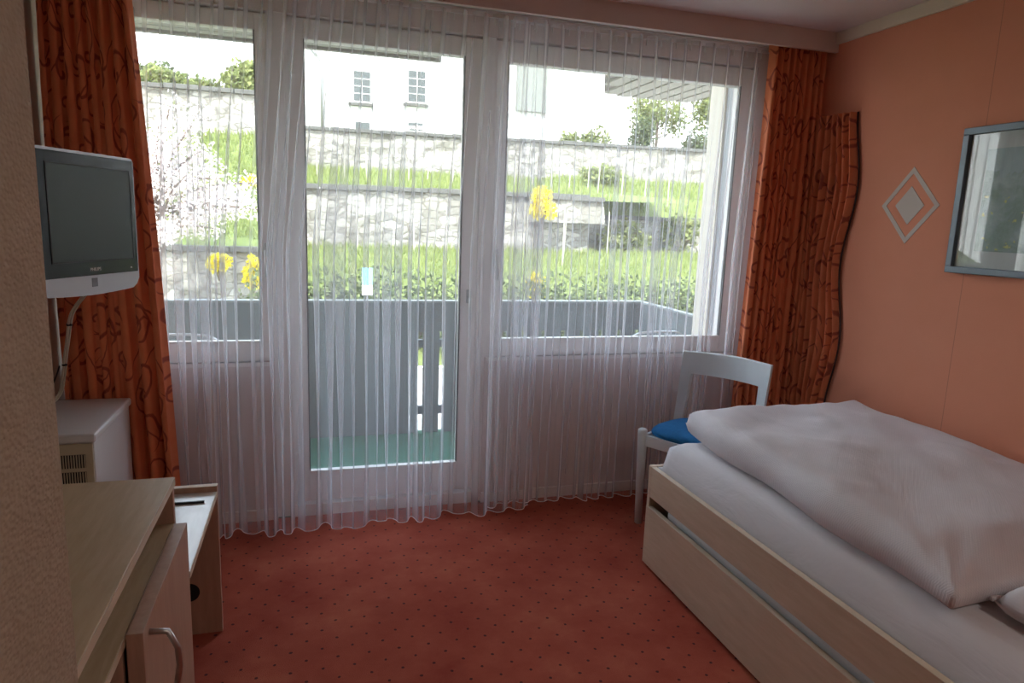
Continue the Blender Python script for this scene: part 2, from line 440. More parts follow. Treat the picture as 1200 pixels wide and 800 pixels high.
sl = MB(); sl.box(XL, -.18, YW-.004, YW+.06, .78, .80, .002); st(sl.build('window_sill', 'white_paint'))
sl = MB(); sl.box(.88, 2.38, YW-.004, YW+.06, .78, .80, .002); st(sl.build('window_sill.001', 'white_paint'))
def handle(par, x, z, down=True):
    h = MB(); h.box(x-.014, x+.014, FY0-.012, FY0, z-.035, z+.035, .004)
    h.tube([(x, FY0-.01, z), (x, FY0-.045, z)], .008)
    h.tube([(x, FY0-.042, z+.006), (x, FY0-.045, z-.05), (x, FY0-.042, z-.12)], [.009, .008, .007])
    h.build('handle', 'metal', par, smooth=True)
handle(w1, -.195, 1.33); handle(d1, .782, 1.12); handle(w2, .918, 1.33)
for (px, pz) in ((-.07, 2.18), (-.07, .28)):
    h = MB(); h.box(px-.012, px+.012, FY0-.012, FY0, pz-.05, pz+.05, .003); h.build('hinge', 'white_plastic', d1)

# ------------------------------------------------------------------ curtains
def cloth(name, mat, x0, x1, y0, z0, z1, npl, amp_t, amp_b, parent, seed, over=.5, nseg=14, nv=26, xs=None, width=None, hem=False, var=(.55, 1.5), low=0.0, sharp=.8):
    rnd = random.Random(seed)
    # irregular pleats: cumulative widths, each with its own depth
    ws = [rnd.uniform(*var) for _ in range(npl)]
    lp = [rnd.uniform(0, 6.28) for _ in range(4)]
    tot = sum(ws); cum = [0]
    for w in ws: cum.append(cum[-1]+w/tot)
    dep = [rnd.uniform(.45, 1.25) for _ in range(npl+1)]
    ph = [rnd.uniform(-.5, .5) for _ in range(npl+1)]
    ov = [rnd.uniform(.1, 1.3) for _ in range(npl+1)]
    nu = npl*nseg+1
    rnd_ = .012 if mat == 'drape' else .045
    def fn(u, v):
        k = u*npl; i = min(int(k), npl-1); f = k-i
        z = z0+(z1-z0)*v
        reg = (i+f)/npl; irr = cum[i]+(cum[i+1]-cum[i])*f
        mixf = min(1, (1-v)*2.2)                    # even pinch pleats at the heading, loose below
        xx = reg*(1-mixf)+irr*mixf
        amp = amp_t+(amp_b-amp_t)*(1-v)**.8
        d = (dep[i]*(1-f)+dep[i+1]*f)
        d = 1+(d-1)*mixf
        sway = .5*math.sin(1.3*z+u*7)
        a = 2*PI*f
        lo = (1-v)**1.6
        yy = -amp*d*(2*math.sqrt(math.sin(a/2)**2+rnd_)**sharp-1)*(1-.45*min(1, low*20)*lo)
        yy += low*lo*(math.sin(u*npl*1.9+lp[0])+.6*math.sin(u*npl*3.1+lp[1]))
        w = (x1-x0)/npl
        xo = over*w*.32*(ov[i]*(1-f)+ov[i+1]*f)*math.sin(2*a+sway)*mixf*(1-.85*lo)
        x = x0+(x1-x0)*xx+xo
        if xs: x, yo = xs(x, v, xx); yy += yo
        return Vector((x, y0+yy+.012*math.sin(1.7*z+u*9)*(1-v), z))
    L = width if width else (x1-x0)*1.7
    m = MB(); m.grid(nu, nv, fn, (lambda u, v: (u*L, z0+(z1-z0)*v)))
    o = m.build(name, mat, parent, smooth=True)
    if hem:
        h = MB(); h.tube([fn(i/(nu-1), 0)+Vector((0, 0, .003)) for i in range(nu)], .0022, 5)
        h.build('hem', 'hem', o, smooth=True)
    return o
sa = root('sheer_curtain', 'white voile curtain panel hanging over the left window and balcony door down to the carpet', 'curtain', (0, 0, 0))
cloth('fabric', 'voile', -.93, 1.10, 3.235, .012, 2.44, 21, .020, .056, sa, 3, over=1.3, hem=True, low=.024, nseg=18)
sb = root('sheer_curtain', 'white voile curtain panel hanging over the wide right window, behind the white chair', 'curtain', (0, 0, 0))
cloth('fabric', 'voile', .86, 2.36, 3.272, .030, 2.44, 18, .020, .038, sb, 11, over=1.3, hem=True, low=.014, nseg=18)
for par, x0, x1, n, y in ((sa, -.93, 1.10, 21, 3.235), (sb, .86, 2.36, 18, 3.272)):
    for i in range(n):
        x = x0+(i+.27)*(x1-x0)/n
        MB().box(x-.003, x+.003, y+.012, y+.02, 2.40, 2.455).build('pleat_hook', 'white_plastic', par)
    h = MB(); h.box(x0, x1, y-.0, y+.004, 2.425, 2.452); h.build('heading_tape', 'hem', par)
tr = root('curtain_track', 'white curtain rail fixed under the pelmet above the windows', 'curtain rail', (0, 0, 0))
MB().box(XL+.01, 2.6, 3.225, 3.245, 2.456, 2.495, .003).build('rail', 'white_plastic', tr)
MB().box(XL+.01, 2.6, 3.262, 3.282, 2.456, 2.495, .003).build('rail', 'white_plastic', tr)
MB().box(XL+.01, 2.6, 3.145, 3.165, 2.456, 2.495, .003).build('rail', 'white_plastic', tr)

dl = root('drape', 'orange drape with dark red scrolls at the left window, behind the television', 'curtain', (0, 0, 0))
def xs_l(x, v, u):                                   # leans outward towards the floor on its right side
    return x+.085*u*(1-v)**.8+.02*(1-v)*u, -.02*(1-v)*u
cloth('fabric', 'drape', -.985, -.665, 3.165, .03, 2.445, 8, .034, .046, dl, 21, over=1.5, nv=30, xs=xs_l, width=1.3, var=(.3, 1.9), sharp=.55)
dr = root('drape', 'orange drape with dark red scrolls hanging in the right corner beside the voile', 'curtain', (0, 0, 0))
def xs_r(x, v, u):
    return x-.035*(1-u)*(1-v), 0
cloth('fabric', 'drape', 2.275, 2.608, 3.172, .03, 2.445, 9, .034, .044, dr, 33, over=1.5, nv=30, xs=xs_r, width=1.3, var=(.3, 1.9), sharp=.55)
for par, x0, x1 in ((dl, -.985, -.66), (dr, 2.275, 2.59)):
    MB().box(x0, x1, 3.185, 3.195, 2.41, 2.452, .002).build('heading_tape', 'drape', par)
# wavy fabric panel on the right wall
wp = root('wavy_fabric_panel', 'pleated orange scroll fabric panel with a wavy dark edge, fixed to the salmon wall', 'wall hanging', (0, 0, 0))
def wave(z):
    t = (2.10-z)
    return 2.875-.028*math.sin(t*2*PI/.78-1.35)*1.0+.0*t
def pfn(u, v):
    z = .10+(2.103-.10)*v+.006*(1-u)
    ye = wave(z); y = 3.13+(ye-3.13)*u
    x = XR-.028-.020*math.sin(u*2*PI*5.5+.5)-.006*math.sin(z*4+u*8)
    if u > .96: x = XR-.012
    return Vector((x, y, z))
MB().grid(90, 60, pfn, lambda u, v: (u*.62, .10+2.0*v)).build('fabric', 'drape', wp, smooth=True)
MB().tube([(XR-.012, wave(.10+2.003*i/80)-.003, .10+2.003*i/80) for i in range(81)], .0045, 6).build('piping', 'dark_piping', wp, smooth=True)
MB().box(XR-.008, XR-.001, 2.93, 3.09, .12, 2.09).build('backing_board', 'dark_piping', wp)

# ------------------------------------------------------------------ bed
bed = root('bed', 'pale maple bed with a drawer front, standing along the salmon wall', 'bed', (1.43, 2.585, 0))
def bb(name, mat, x0, x1, y0, y1, z0, z1, bev=.002, par=bed):
    return MB().box(x0-1.43, x1-1.43, y0-2.585, y1-2.585, z0, z1, bev).build(name, mat, par)
bb('side_rail', 'bed_wood', 1.431, 1.453, .50, 2.563, .325, .462)
bb('side_rail', 'bed_wood', 2.575, 2.597, .50, 2.563, .0, .462)
bb('foot_board', 'bed_wood', 1.430, 2.598, 2.563, 2.585, .015, .466)
bb('head_board', 'bed_wood', 1.430, 2.598, .478, .50, .0, .80)
bb('drawer_front', 'bed_wood', 1.425, 1.447, .52, 2.578, .015, .280)
bb('rail_edge_band', 'maple_edge', 1.4305, 1.4535, .51, 2.562, .462, .4635, 0)
bb('drawer_edge_band', 'maple_edge', 1.4245, 1.4475, .525, 2.575, .280, .2815, 0)
bb('drawer_box', 'heater', 1.462, 1.50, .60, 2.46, .05, .305, .018)
bb('slat_base', 'hole', 1.455, 2.573, .51, 2.555, .318, .335)
def soft(name, mat, x0, x1, y0, y1, z0, z1, par, loc, nx=40, ny=60, r=.06, fn=None, amp=.004, label=None):
    """closed cushion-like slab; fn(u,v,top) -> (dx,dy,dz)"""
    bm = bmesh.new(); V = {}
    def prof(i, j, top):
        u = i/(nx-1); v = j/(ny-1)
        ex = min(u, 1-u)*(x1-x0); ey = min(v, 1-v)*(y1-y0)
        e = min(ex, ey); k = 1 if e >= r else math.sqrt(max(0, 1-(1-e/r)**2))
        zm = (z0+z1)/2; z = zm+(z1-zm)*k if top else zm-(zm-z0)*k
        p = Vector((x0+(x1-x0)*u, y0+(y1-y0)*v, z))
        if top:
            p.z += amp*k*(noise.noise(Vector((p.x*5, p.y*4, 1.3)))+.5*noise.noise(Vector((p.x*13, p.y*9, 4))))*2
        if fn: p += Vector(fn(u, v, k if top else -k))
        return p-Vector(loc)
    for top in (0, 1):
        for i in range(nx):
            for j in range(ny):
                edge = i in (0, nx-1) or j in (0, ny-1)
                if edge and top: V[1, i, j] = V[0, i, j]; continue
                V[top, i, j] = bm.verts.new(prof(i, j, top))
    for top in (0, 1):
        for i in range(nx-1):
            for j in range(ny-1):
                q = (V[top, i, j], V[top, i+1, j], V[top, i+1, j+1], V[top, i, j+1])
                bm.faces.new(q if top else q[::-1])
    m = MB(); m.bm = bm
    return m.build(name, mat, par, smooth=True)
mt = root('mattress', 'thick mattress under a tight white sheet, lying in the maple bed frame', 'mattress', (1.43, 2.5, .335))
soft('sheeted_body', 'sheet', 1.458, 2.57, .515, 2.556, .336, .594, mt, (1.43, 2.5, .335), r=.08, amp=.003)
dv = root('duvet', 'puffy white checked-weave duvet spread over the sheeted mattress', 'duvet', (1.5, 2.5, .59))
def duv(u, v, k):
    # left border runs slightly outward towards the head; the body swells in the middle, thin seams at the ends
    dx = (.0+.115*v)*(1-u)
    n = noise.noise(Vector((u*3.1, v*4.3, 2.2)))
    dz = 0
    if k > 0:
        dz = k*(.020*math.sin(PI*u)*math.sin(PI*v)+.022*n+.010*noise.noise(Vector((u*8+v*3, v*9, .5))))
        if v < .12: dz -= k*(.12-v)*.35
        rr = math.hypot(u*1.04, v*1.44)
        dz += k*.007*math.sin(math.atan2(v*1.44, u*1.04+1e-6)*15)*math.exp(-rr/.14)*min(1, rr/.03)
        dz += .012*math.exp(-((v-.97)/.1)**2)
    return (dx+.012*math.sin(v*14)*(1-u), .012*math.sin(u*9), dz)
soft('padded_body', 'duvet', 1.462, 2.50, 1.13, 2.575, .588, .722, dv, (1.5, 2.5, .59), nx=90, ny=120, r=.085, fn=duv, amp=.005)
s_ = MB(); s_.tube([(1.53-1.5+.9*i/30, 1.13-2.5+.006*math.sin(i*.9), .632-.59+.004*math.sin(i*.7)) for i in range(2, 29)], .007, 6)
s_.build('seam', 'duvet', dv, smooth=True)
pl = root('pillow', 'white pillow at the near end of the bed, beside the duvet hem', 'pillow', (2.0, .8, .59))
soft('padded_body', 'sheet', 1.57, 2.45, .53, 1.115, .590, .70, pl, (2.0, .8, .59), nx=40, ny=30, r=.16, amp=.008,
     fn=lambda u, v, k: (0, .02*math.sin(u*8), .0))

# ------------------------------------------------------------------ chair
ang = math.atan2(-.51, -.86)-PI/2       # local +Y is the chair's front
ch = root('chair', 'white lacquered chair with a blue upholstered seat, behind the foot of the bed', 'chair', (1.865, 2.905, 0), ang)
# local: front +Y, x right
def leg(pts, rs): MB().tube(pts, rs, 12).build('leg', 'chair_white', ch, smooth=True)
for sx in (-1, 1):
    leg([(sx*.195, .185, 0), (sx*.200, .187, .25), (sx*.203, .188, .478), (sx*.203, .188, .497), (sx*.203, .188, .503)], [.018, .021, .024, .023, .015])
    b = MB()
    def post(u, v, sx=sx):
        z = v*.46; a = u*2*PI
        rake = -.178-.03*max(0, (.3-z)/.3)
        half = .018+.008*v
        w = .200+.012*v
        return Vector((sx*w+half*math.cos(a), rake+.014*math.sin(a), z))
    b.grid(13, 14, post)
    b.build('leg', 'chair_white', ch, smooth=True)
# curved top rail with rounded lower inner corners
bm = MB(); N = 36
def rail_pt(u, z, off):
    x = -.245+.482*u
    y = -.225-.055*math.sin(PI*u)-.02*((z-.72)/.12)+off
    return Vector((x*(1+.05*(z-.72)), y, z))
ring = []
for i in range(N+1):
    u = i/N; e = min(u, 1-u)*.482
    zl = .732-(.13*max(0, 1-e/.055)**1.6)
    if e < .052: zl = .44
    zt = .848+.004*math.sin(PI*u)
    ring.append([bm.bm.verts.new(rail_pt(u, z, o)) for z, o in ((zl, .013), (zt-.004, .013), (zt, .008), (zt, -.008), (zt-.004, -.013), (zl, -.013))])
for i in range(N):
    for k in range(6): bm.bm.faces.new((ring[i][k], ring[i+1][k], ring[i+1][(k+1) % 6], ring[i][(k+1) % 6]))
bm.bm.faces.new(ring[0]); bm.bm.faces.new(ring[-1][::-1])
bm.build('backrest', 'chair_white', ch, smooth=False)
ap = MB(); ap.box(-.185, .185, .172, .192, .415, .472, .003); ap.box(-.185, .185, -.18, -.16, .415, .472, .003)
ap.box(-.205, -.187, -.16, .172, .415, .472, .003); ap.box(.187, .205, -.16, .172, .415, .472, .003)
ap.build('apron', 'chair_white', ch)
def seatfn(u, v):
    a = u*2*PI; r = math.sin(v*PI); zz = math.cos(v*PI)
    n = 3.2
    c, s = math.cos(a), math.sin(a); k = (abs(c)**n+abs(s)**n)**(-1/n)
    rr = r**.45
    return Vector((.214*k*c*rr*(.93+.07*s), .194*k*s*rr+.0, .482+(.044 if zz > 0 else .024)*zz))
MB().grid(49, 20, seatfn).build('seat', 'blue_fabric', ch, smooth=True)

# ------------------------------------------------------------------ cabinet, bench, heater
cab = root('low_cabinet', 'pale maple cabinet with an open niche and one door, against the near left wall', 'cabinet', (-.35, 1.4, 0))
def cb(name, mat, x0, x1, y0, y1, z0, z1, par=cab, bev=.0015):
    lx, ly = (-.35, 1.4) if par is cab or par.parent is cab else (0, 0)
    return MB().box(x0-lx, x1-lx, y0-ly, y1-ly, z0, z1, bev).build(name, mat, par)
cb('top_board', 'maple', -.99, -.35, .92, 1.875, .790, .812)
cb('top_edge_band', 'maple_edge', -.3505, -.3485, .92, 1.875, .791, .811, bev=0)
cb('shelf', 'maple', -.985, -.352, .942, 1.855, .672, .692)
cb('shelf_edge_band', 'maple_edge', -.3525, -.3505, .942, 1.855, .673, .691, bev=0)
cb('side_panel', 'maple_front', -.99, -.352, 1.855, 1.875, 0, .790)
cb('side_panel', 'maple_front', -.99, -.352, .92, .940, 0, .790)
cb('back_panel', 'maple_front', -.995, -.985, .94, 1.855, .02, .79)
cb('divider', 'maple_front', -.98, -.356, 1.335, 1.353, .07, .672)
cb('base_board', 'maple_front', -.98, -.36, .94, 1.855, .04, .06)
door = cb('door', 'maple_front', -.348, -.318, 1.335, 1.835, .03, .700)
h = MB(); h.tube([(-.318+.35, 1.385-1.4, .672), (-.285+.35, 1.385-1.4, .668), (-.268+.35, 1.385-1.4, .63), (-.266+.35, 1.385-1.4, .59), (-.272+.35, 1.385-1.4, .55), (-.288+.35, 1.385-1.4, .52), (-.318+.35, 1.385-1.4, .515)], .0065, 8)
ho = h.build('handle', 'metal', door, smooth=True); ho['label'] = 'curved metal handle'
bn = root('luggage_bench', 'low bench with a pale glossy top, standing beyond the maple cabinet', 'bench', (-.6, 2.2, 0))
def nb(name, mat, x0, x1, y0, y1, z0, z1, bev=.0015):
    return MB().box(x0+.6, x1+.6, y0-2.2, y1-2.2, z0, z1, bev).build(name, mat, bn)
nb('top_board', 'bench_top', -.985, -.325, 1.88, 2.45, .518, .538)
nb('edge_band', 'maple_edge', -.3252, -.3235, 1.88, 2.45, .519, .5385, 0)
nb('end_panel', 'maple_front', -.985, -.324, 2.452, 2.474, 0, .556)
nb('end_panel', 'maple_front', -.985, -.335, 1.882, 1.90, 0, .518)
nb('end_cap', 'maple_edge', -.985, -.3235, 2.451, 2.475, .556, .558, 0)
nb('back_strip', 'maple_front', -.99, -.975, 1.90, 2.45, .25, .518)
nb('slot_bar', 'black', -.80, -.352, 2.352, 2.362, .5385, .545)  # raised black bar standing for the dark slot in the top
g = MB(); g.tube([(-.428+.6, 2.4525-2.2, .165), (-.428+.6, 2.4495-2.2, .165)], .034, 24); g.build('cable_hole', 'hole', bn)

ht = root('convector_heater', 'off-white box heater with side grilles, against the left wall below the television', 'heater', (-.87, 2.9, 0))
def hb(name, mat, x0, x1, y0, y1, z0, z1, bev=.002, seg=2):
    return MB().box(x0+.87, x1+.87, y0-2.9, y1-2.9, z0, z1, bev, seg).build(name, mat, ht)
hb('casing', 'heater', -.995, -.738, 2.612, 3.105, .10, .700, .006)
hb('top_cover', 'heater', -.998, -.728, 2.598, 3.11, .690, .722, .012, 3)
hb('plinth', 'heater_front', -.985, -.748, 2.63, 3.09, .0, .10)
hb('end_frame', 'heater_front', -.992, -.742, 2.603, 2.612, .12, .686, .002)
for z0, z1 in ((.600, .648), (.535, .585), (.47, .52)):
    g = MB(); g.box(-.975+.87, -.765+.87, 2.6005-2.9, 2.6035-2.9, z0, z1); gr = g.build('grille', 'hole', ht)
    s_ = MB(); n = 26
    for i in range(n):
        x = -.973+.206*i/(n-1); s_.box(x-.0016+.87, x+.0016+.87, 2.597-2.9, 2.6008-2.9, z0, z1)
    s_.build('grille_fins', 'heater_front', gr)

# ------------------------------------------------------------------ television on a wall arm
A_ = Vector((-.690, 2.10, 0)); B_ = Vector((-.534, 2.47, 0))
tw = (B_-A_).length; ta = math.atan2((B_-A_).y, (B_-A_).x)
tv = root('television', 'small silver flat television with dark screen, on an arm at the left wall', 'television', ((A_.x+B_.x)/2, (A_.y+B_.y)/2, 1.456), ta)
hw = tw/2
# local x along the screen (viewer's right), -y towards the room
def tvshell():
    m = MB(); pts = []
    def zb(x): return -.200+.010*(1-(x/hw)**2)*-1+.0
    out = []
    out += [(-hw, -.188), (-hw+.006, -.198)]
    for i in range(9):
        x = -hw+.02+(2*hw-.05)*i/8; out.append((x, zb(x)))
    out += [(hw-.012, -.192), (hw, -.172), (hw, .188), (hw-.006, .197), (hw-.014, .200), (-hw+.008, .200), (-hw, .194)]
    f = m.bm.faces.new([m.bm.verts.new((x, 0, z)) for x, z in out])
    r = bmesh.ops.extrude_face_region(m.bm, geom=[f])
    for v in r['geom']:
        if isinstance(v, bmesh.types.BMVert): v.co.y += .05
    bmesh.ops.recalc_face_normals(m.bm, faces=m.bm.faces)
    return m.build('casing', 'tv_silver', tv)
cas = tvshell()
MB().box(-.15, .15, .05, .095, -.14, .13, .015).build('back_cover', 'tv_silver', tv)
MB().box(-hw+.006, hw-.008, -.004, .002, -.152, .192, .002).build('bezel', 'tv_bezel', tv)
MB().box(-hw+.040, hw-.030, -.0050, -.0030, -.108, .158, .0005).build('screen', 'tv_screen', tv)
e = MB()
for a in ((-hw+.036, -hw+.040, -.112, .162), (hw-.030, hw-.022, -.112, .162)): e.box(a[0], a[1], -.0056, -.002, a[2], a[3])
e.box(-hw+.036, hw-.022, -.0056, -.002, .158, .162); e.box(-hw+.036, hw-.022, -.0056, -.002, -.112, -.108)
e.build('screen_rim', 'black', tv)
MB().box(-.014, .010, -.0012, .0, -.186, -.160, .001).build('sticker', 'sticker', tv)
cu = bpy.data.curves.new('maker_lettering', 'FONT'); cu.body = 'PHILIPS'; cu.size = .014; cu.extrude = .0004; cu.align_x = 'CENTER'; cu.align_y = 'CENTER'
tmp = bpy.data.objects.new('tmp_lettering', cu); COL.objects.link(tmp)
dg = bpy.context.evaluated_depsgraph_get(); me = bpy.data.meshes.new_from_object(tmp.evaluated_get(dg))
bpy.data.objects.remove(tmp); me.materials.clear(); me.materials.append(M['lettering'])
lo = link(bpy.data.objects.new('maker_lettering', me), tv); lo.location = (0, -.0048, -.135); lo.rotation_euler = (PI/2, 0, 0)
MB().box(hw-.045, hw-.038, -.0046, -.004, -.140, -.136).build('power_light', 'lettering', tv)
ar = MB()                       # wall arm, in television space
iw = Matrix.Rotation(-ta, 4, 'Z')
def tvl(p): return iw @ (Vector(p)-Vector(tv.location))
ar.tube([(0, .09, .0), (0, .13, .0)], .02, 12)
ar.tube([(0, .13, .0), tvl((-.93, 2.52, 1.456))], .016, 10)
ar.build('wall_arm', 'tv_silver', tv, smooth=True)
w_ = MB(); w_.tube([tvl((-.93, 2.52, 1.40)), tvl((-.93, 2.52, 1.51))], .024, 12)
w_.tube([tvl((-.93, 2.52, 1.456)), tvl((-.996, 2.52, 1.456))], .018, 10)
w_.tube([tvl((-.986, 2.52, 1.456)), tvl((-.998, 2.52, 1.456))], .05, 16); w_.build('wall_plate', 'tv_silver', tv, smooth=False)
# antenna and power cable
cbp = [(-.640, 2.345, 1.30), (-.662, 2.36, 1.245), (-.72, 2.46, 1.19), (-.785, 2.615, 1.13), (-.84, 2.75, 1.03), (-.88, 2.84, .945), (-.915, 2.92, .86), (-.935, 2.93, .79), (-.965, 2.86, .745), (-.985, 2.72, .728)]
def smooth_path(P, n=6):
    P = [Vector(p) for p in P]; out = []
    for i in range(len(P)-1):
        p0, p1, p2, p3 = P[max(i-1, 0)], P[i], P[i+1], P[min(i+2, len(P)-1)]
        for k in range(n):
            t = k/n
            out.append(.5*((2*p1)+(-p0+p2)*t+(2*p0-5*p1+4*p2-p3)*t*t+(-p0+3*p1-3*p2+p3)*t**3))
    out.append(P[-1]); return out
cr = root('cable', 'white cable hanging from the television down to the heater', 'cable', (0, 0, 0))
MB().tube(smooth_path(cbp), .0042, 6).build('cord', 'cable', cr, smooth=True)
MB().tube([p+Vector((.007, .004, 0)) for p in smooth_path(cbp)], .0030, 6).build('cord', 'cable', cr, smooth=True)
for p in (smooth_path(cbp)[20], smooth_path(cbp)[32]):
    MB().tube([p+Vector((.003, 0, .004)), p+Vector((.003, 0, -.004))], .0095, 8).build('cable_tie', 'black', cr)
MB().tube(smooth_path([(-.925, 2.93, .90), (-.945, 2.92, .84), (-.965, 2.86, .78), (-.99, 2.76, .745)]), .003, 6).build('black_lead', 'black', cr, smooth=True)

# ------------------------------------------------------------------ picture and wall motif
pc = root('framed_picture', 'framed garden print with a blue-grey frame on the salmon wall', 'picture', (XR, 1.90, 1.655))
fw = .028
def pb(name, mat, y0, y1, z0, z1, x0, x1, bev=.002, par=pc):
    return MB().box(x0, x1, y0-1.90, y1-1.90, z0-1.655, z1-1.655, bev).build(name, mat, par)
f = MB(); Y0, Y1, Z0, Z1 = 1.52, 2.28, 1.36, 1.95
f.box(-.03, -.001, Y0-1.9, Y1-1.9, Z0-1.655, Z0+fw-1.655, .003); f.box(-.03, -.001, Y0-1.9, Y1-1.9, Z1-fw-1.655, Z1-1.655, .003)
f.box(-.03, -.001, Y0-1.9, Y0+fw-1.9, Z0+fw-1.655, Z1-fw-1.655, .003); f.box(-.03, -.001, Y1-fw-1.9, Y1-1.9, Z0+fw-1.655, Z1-fw-1.655, .003)
f.build('frame', 'frame_blue', pc)
pb('mat_board', 'mat_board', Y0+fw, Y1-fw, Z0+fw, Z1-fw, -.010, -.006, 0)
pb('print', 'print', 1.63, 2.172, 1.455, 1.858, -.0115, -.0100, 0)
pb('glazing', 'glass', Y0+fw, Y1-fw, Z0+fw, Z1-fw, -.016, -.0145, 0)
dm = root('diamond_motif', 'silver-grey painted diamond outline with a solid diamond inside, on the salmon wall', 'wall decoration', (XR, 2.53, 1.643))
hy, hz = .158, .172
def ringpoly(k1, k2, name):
    m = MB(); vs = [[m.bm.verts.new((x, a*hy*k, b*hz*k)) for a, b in ((0, 1), (1, 0), (0, -1), (-1, 0))] for k in (k1, k2) for x in (-.002,)]
    for i in range(4):
        j = (i+1) % 4
        m.bm.faces.new((vs[0][i], vs[0][j], vs[1][j], vs[1][i]))
    r = bmesh.ops.extrude_face_region(m.bm, geom=list(m.bm.faces))
    for v in r['geom']:
        if isinstance(v, bmesh.types.BMVert): v.co.x += .002
    bmesh.ops.recalc_face_normals(m.bm, faces=m.bm.faces)
    return m.build(name, 'motif', dm)
ringpoly(1.0, .83, 'outline')
MB().poly([(-.002, 0, hz*.5), (-.002, hy*.5, 0), (-.002, 0, -hz*.5), (-.002, -hy*.5, 0)], (.002, 0, 0)).build('inner_diamond', 'motif', dm)

# unseen fill lamp, added behind the camera to brighten the room
lp = root('fill_lamp', 'added fill lamp, out of view on the ceiling near the rear of the room', 'lamp', (1.1, -.6, ZC))
MB().tube([(0, 0, 0), (0, 0, -.03), (0, 0, -.05)], [.16, .16, .13], 28).build('fill_lamp_body', 'fill_body', lp, smooth=False)
la = bpy.data.lights.new('fill_light', 'AREA'); la.shape = 'DISK'; la.size = .3; la.energy = 5; la.color = (1, .90, .84)
lo = bpy.data.objects.new('fill_light', la); lo.location = (1.1, -.6, ZC-.06); link(lo)

# ------------------------------------------------------------------ balcony
st(box('balcony_floor', 'turf', XL-1.5, 2.6, YW+.22, 4.76, -.15, -.01))
PX = XL-1.45
pr = root('balcony_parapet', 'dark grey board parapet around the balcony', 'railing', (0, 4.72, 0))
def pp(name, mat, x0, x1, y0, y1, z0, z1, bev=.002):
    return MB().box(x0, x1, y0-4.72, y1-4.72, z0, z1, bev).build(name, mat, pr)
for i in range(4):
    a = PX+i*(.665-PX)/4; pp('solid_panel', 'parapet', a, a+(.665-PX)/4-.004, 4.70, 4.72, -.01, .93)
pp('top_board', 'parapet', .665, 2.44, 4.70, 4.72, .725, .93)
pp('rail', 'parapet', .665, 2.44, 4.725, 4.76, .61, .665); pp('rail', 'parapet', .665, 2.44, 4.725, 4.76, .12, .18)
pp('cap', 'parapet_cap', PX, 2.46, 4.69, 4.77, .93, .945)
xg = .738
pp('slat', 'parapet', .668, .738-.02, 4.70, 4.722, -.01, .725)
while xg < 2.40:
    pp('slat', 'parapet', xg+.018, min(xg+.134, 2.44), 4.70, 4.722, -.01, .725); xg += .152
pp('side_panel', 'parapet', 2.42, 2.44, 3.90, 4.70, -.01, .93); pp('cap', 'parapet_cap', 2.41, 2.46, 3.9, 4.69, .93, .945)
st(box('wall_sun_beige', 'wall_sun_beige', 2.395, 2.60, 3.74, 3.90, -.01, 2.67))  # outer end of the side wall, its sunlight put in as beige
st(box('wall_balcony_side', 'wall_shade_grey', 2.41, 2.60, YW+.22, 3.74, -.01, 2.67))  # inner part of the same wall, its shade put in as grey
# upper balcony soffit, boards running along x, and the slatted canopy to the right
up = MB(); up.box(XL-1.5, .865, YW+.22, 4.90, 2.60, 2.72)
st(up.build('upper_balcony_slab', 'soffit_gap'))
sf = MB(); y = YW+.24
while y < 4.80:
    sf.box(XL-1.5, .86, y, y+.085, 2.573, 2.60, .003); y += .098
st(sf.build('upper_balcony_soffit', 'soffit'))
st(box('upper_balcony_fascia', 'soffit', XL-1.5, .88, 4.86, 4.90, 2.565, 2.74, bev=.004))
bx = MB(); bx.box(-1.0, 2.37, YW+.145, YW+.19, 2.345, 2.385); st(bx.build('shutter_box', 'soffit_gap'))
zc_ = 2.69
cn = MB(); cn.poly([(2.05, YW+.22, zc_), (2.19, 5.1, zc_), (2.585, 6.0, zc_), (3.50, 6.0, zc_), (3.50, YW+.22, zc_)], (0, 0, .10))
st(cn.build('canopy', 'soffit_gap'))
cs = MB(); x = 2.1
while x < 3.44:
    ys = YW+.24
    if x > 2.19: ys2 = 6.0
    # only the length of the board that lies under the skewed deck
    ymax = 5.98 if x > 2.585 else (5.1+(x-2.19)/(.395)*.9 if x > 2.19 else 3.62+(x-2.05)/.14*1.48)
    cs.box(x, x+.125, ys, ymax, zc_-.02, zc_, .003); x += .15
st(cs.build('canopy_boards', 'soffit'))
st(box('wall_facade_upper', 'wall_sun_beige', XL-1.5, 3.7, YW, YW+.22, ZC, 5.2))
st(box('wall_facade_lower', 'wall_sun_beige', XL-1.5, XR+1, YW, YW+.22, -4, -.12))
st(box('wall_facade_end', 'wall_sun_beige', XR+.15, 3.7, YW, YW+.22, -.12, ZC))
st(box('wall_facade_end.001', 'wall_sun_beige', XL-1.5, XL-.15, YW, YW+.22, -.12, ZC))

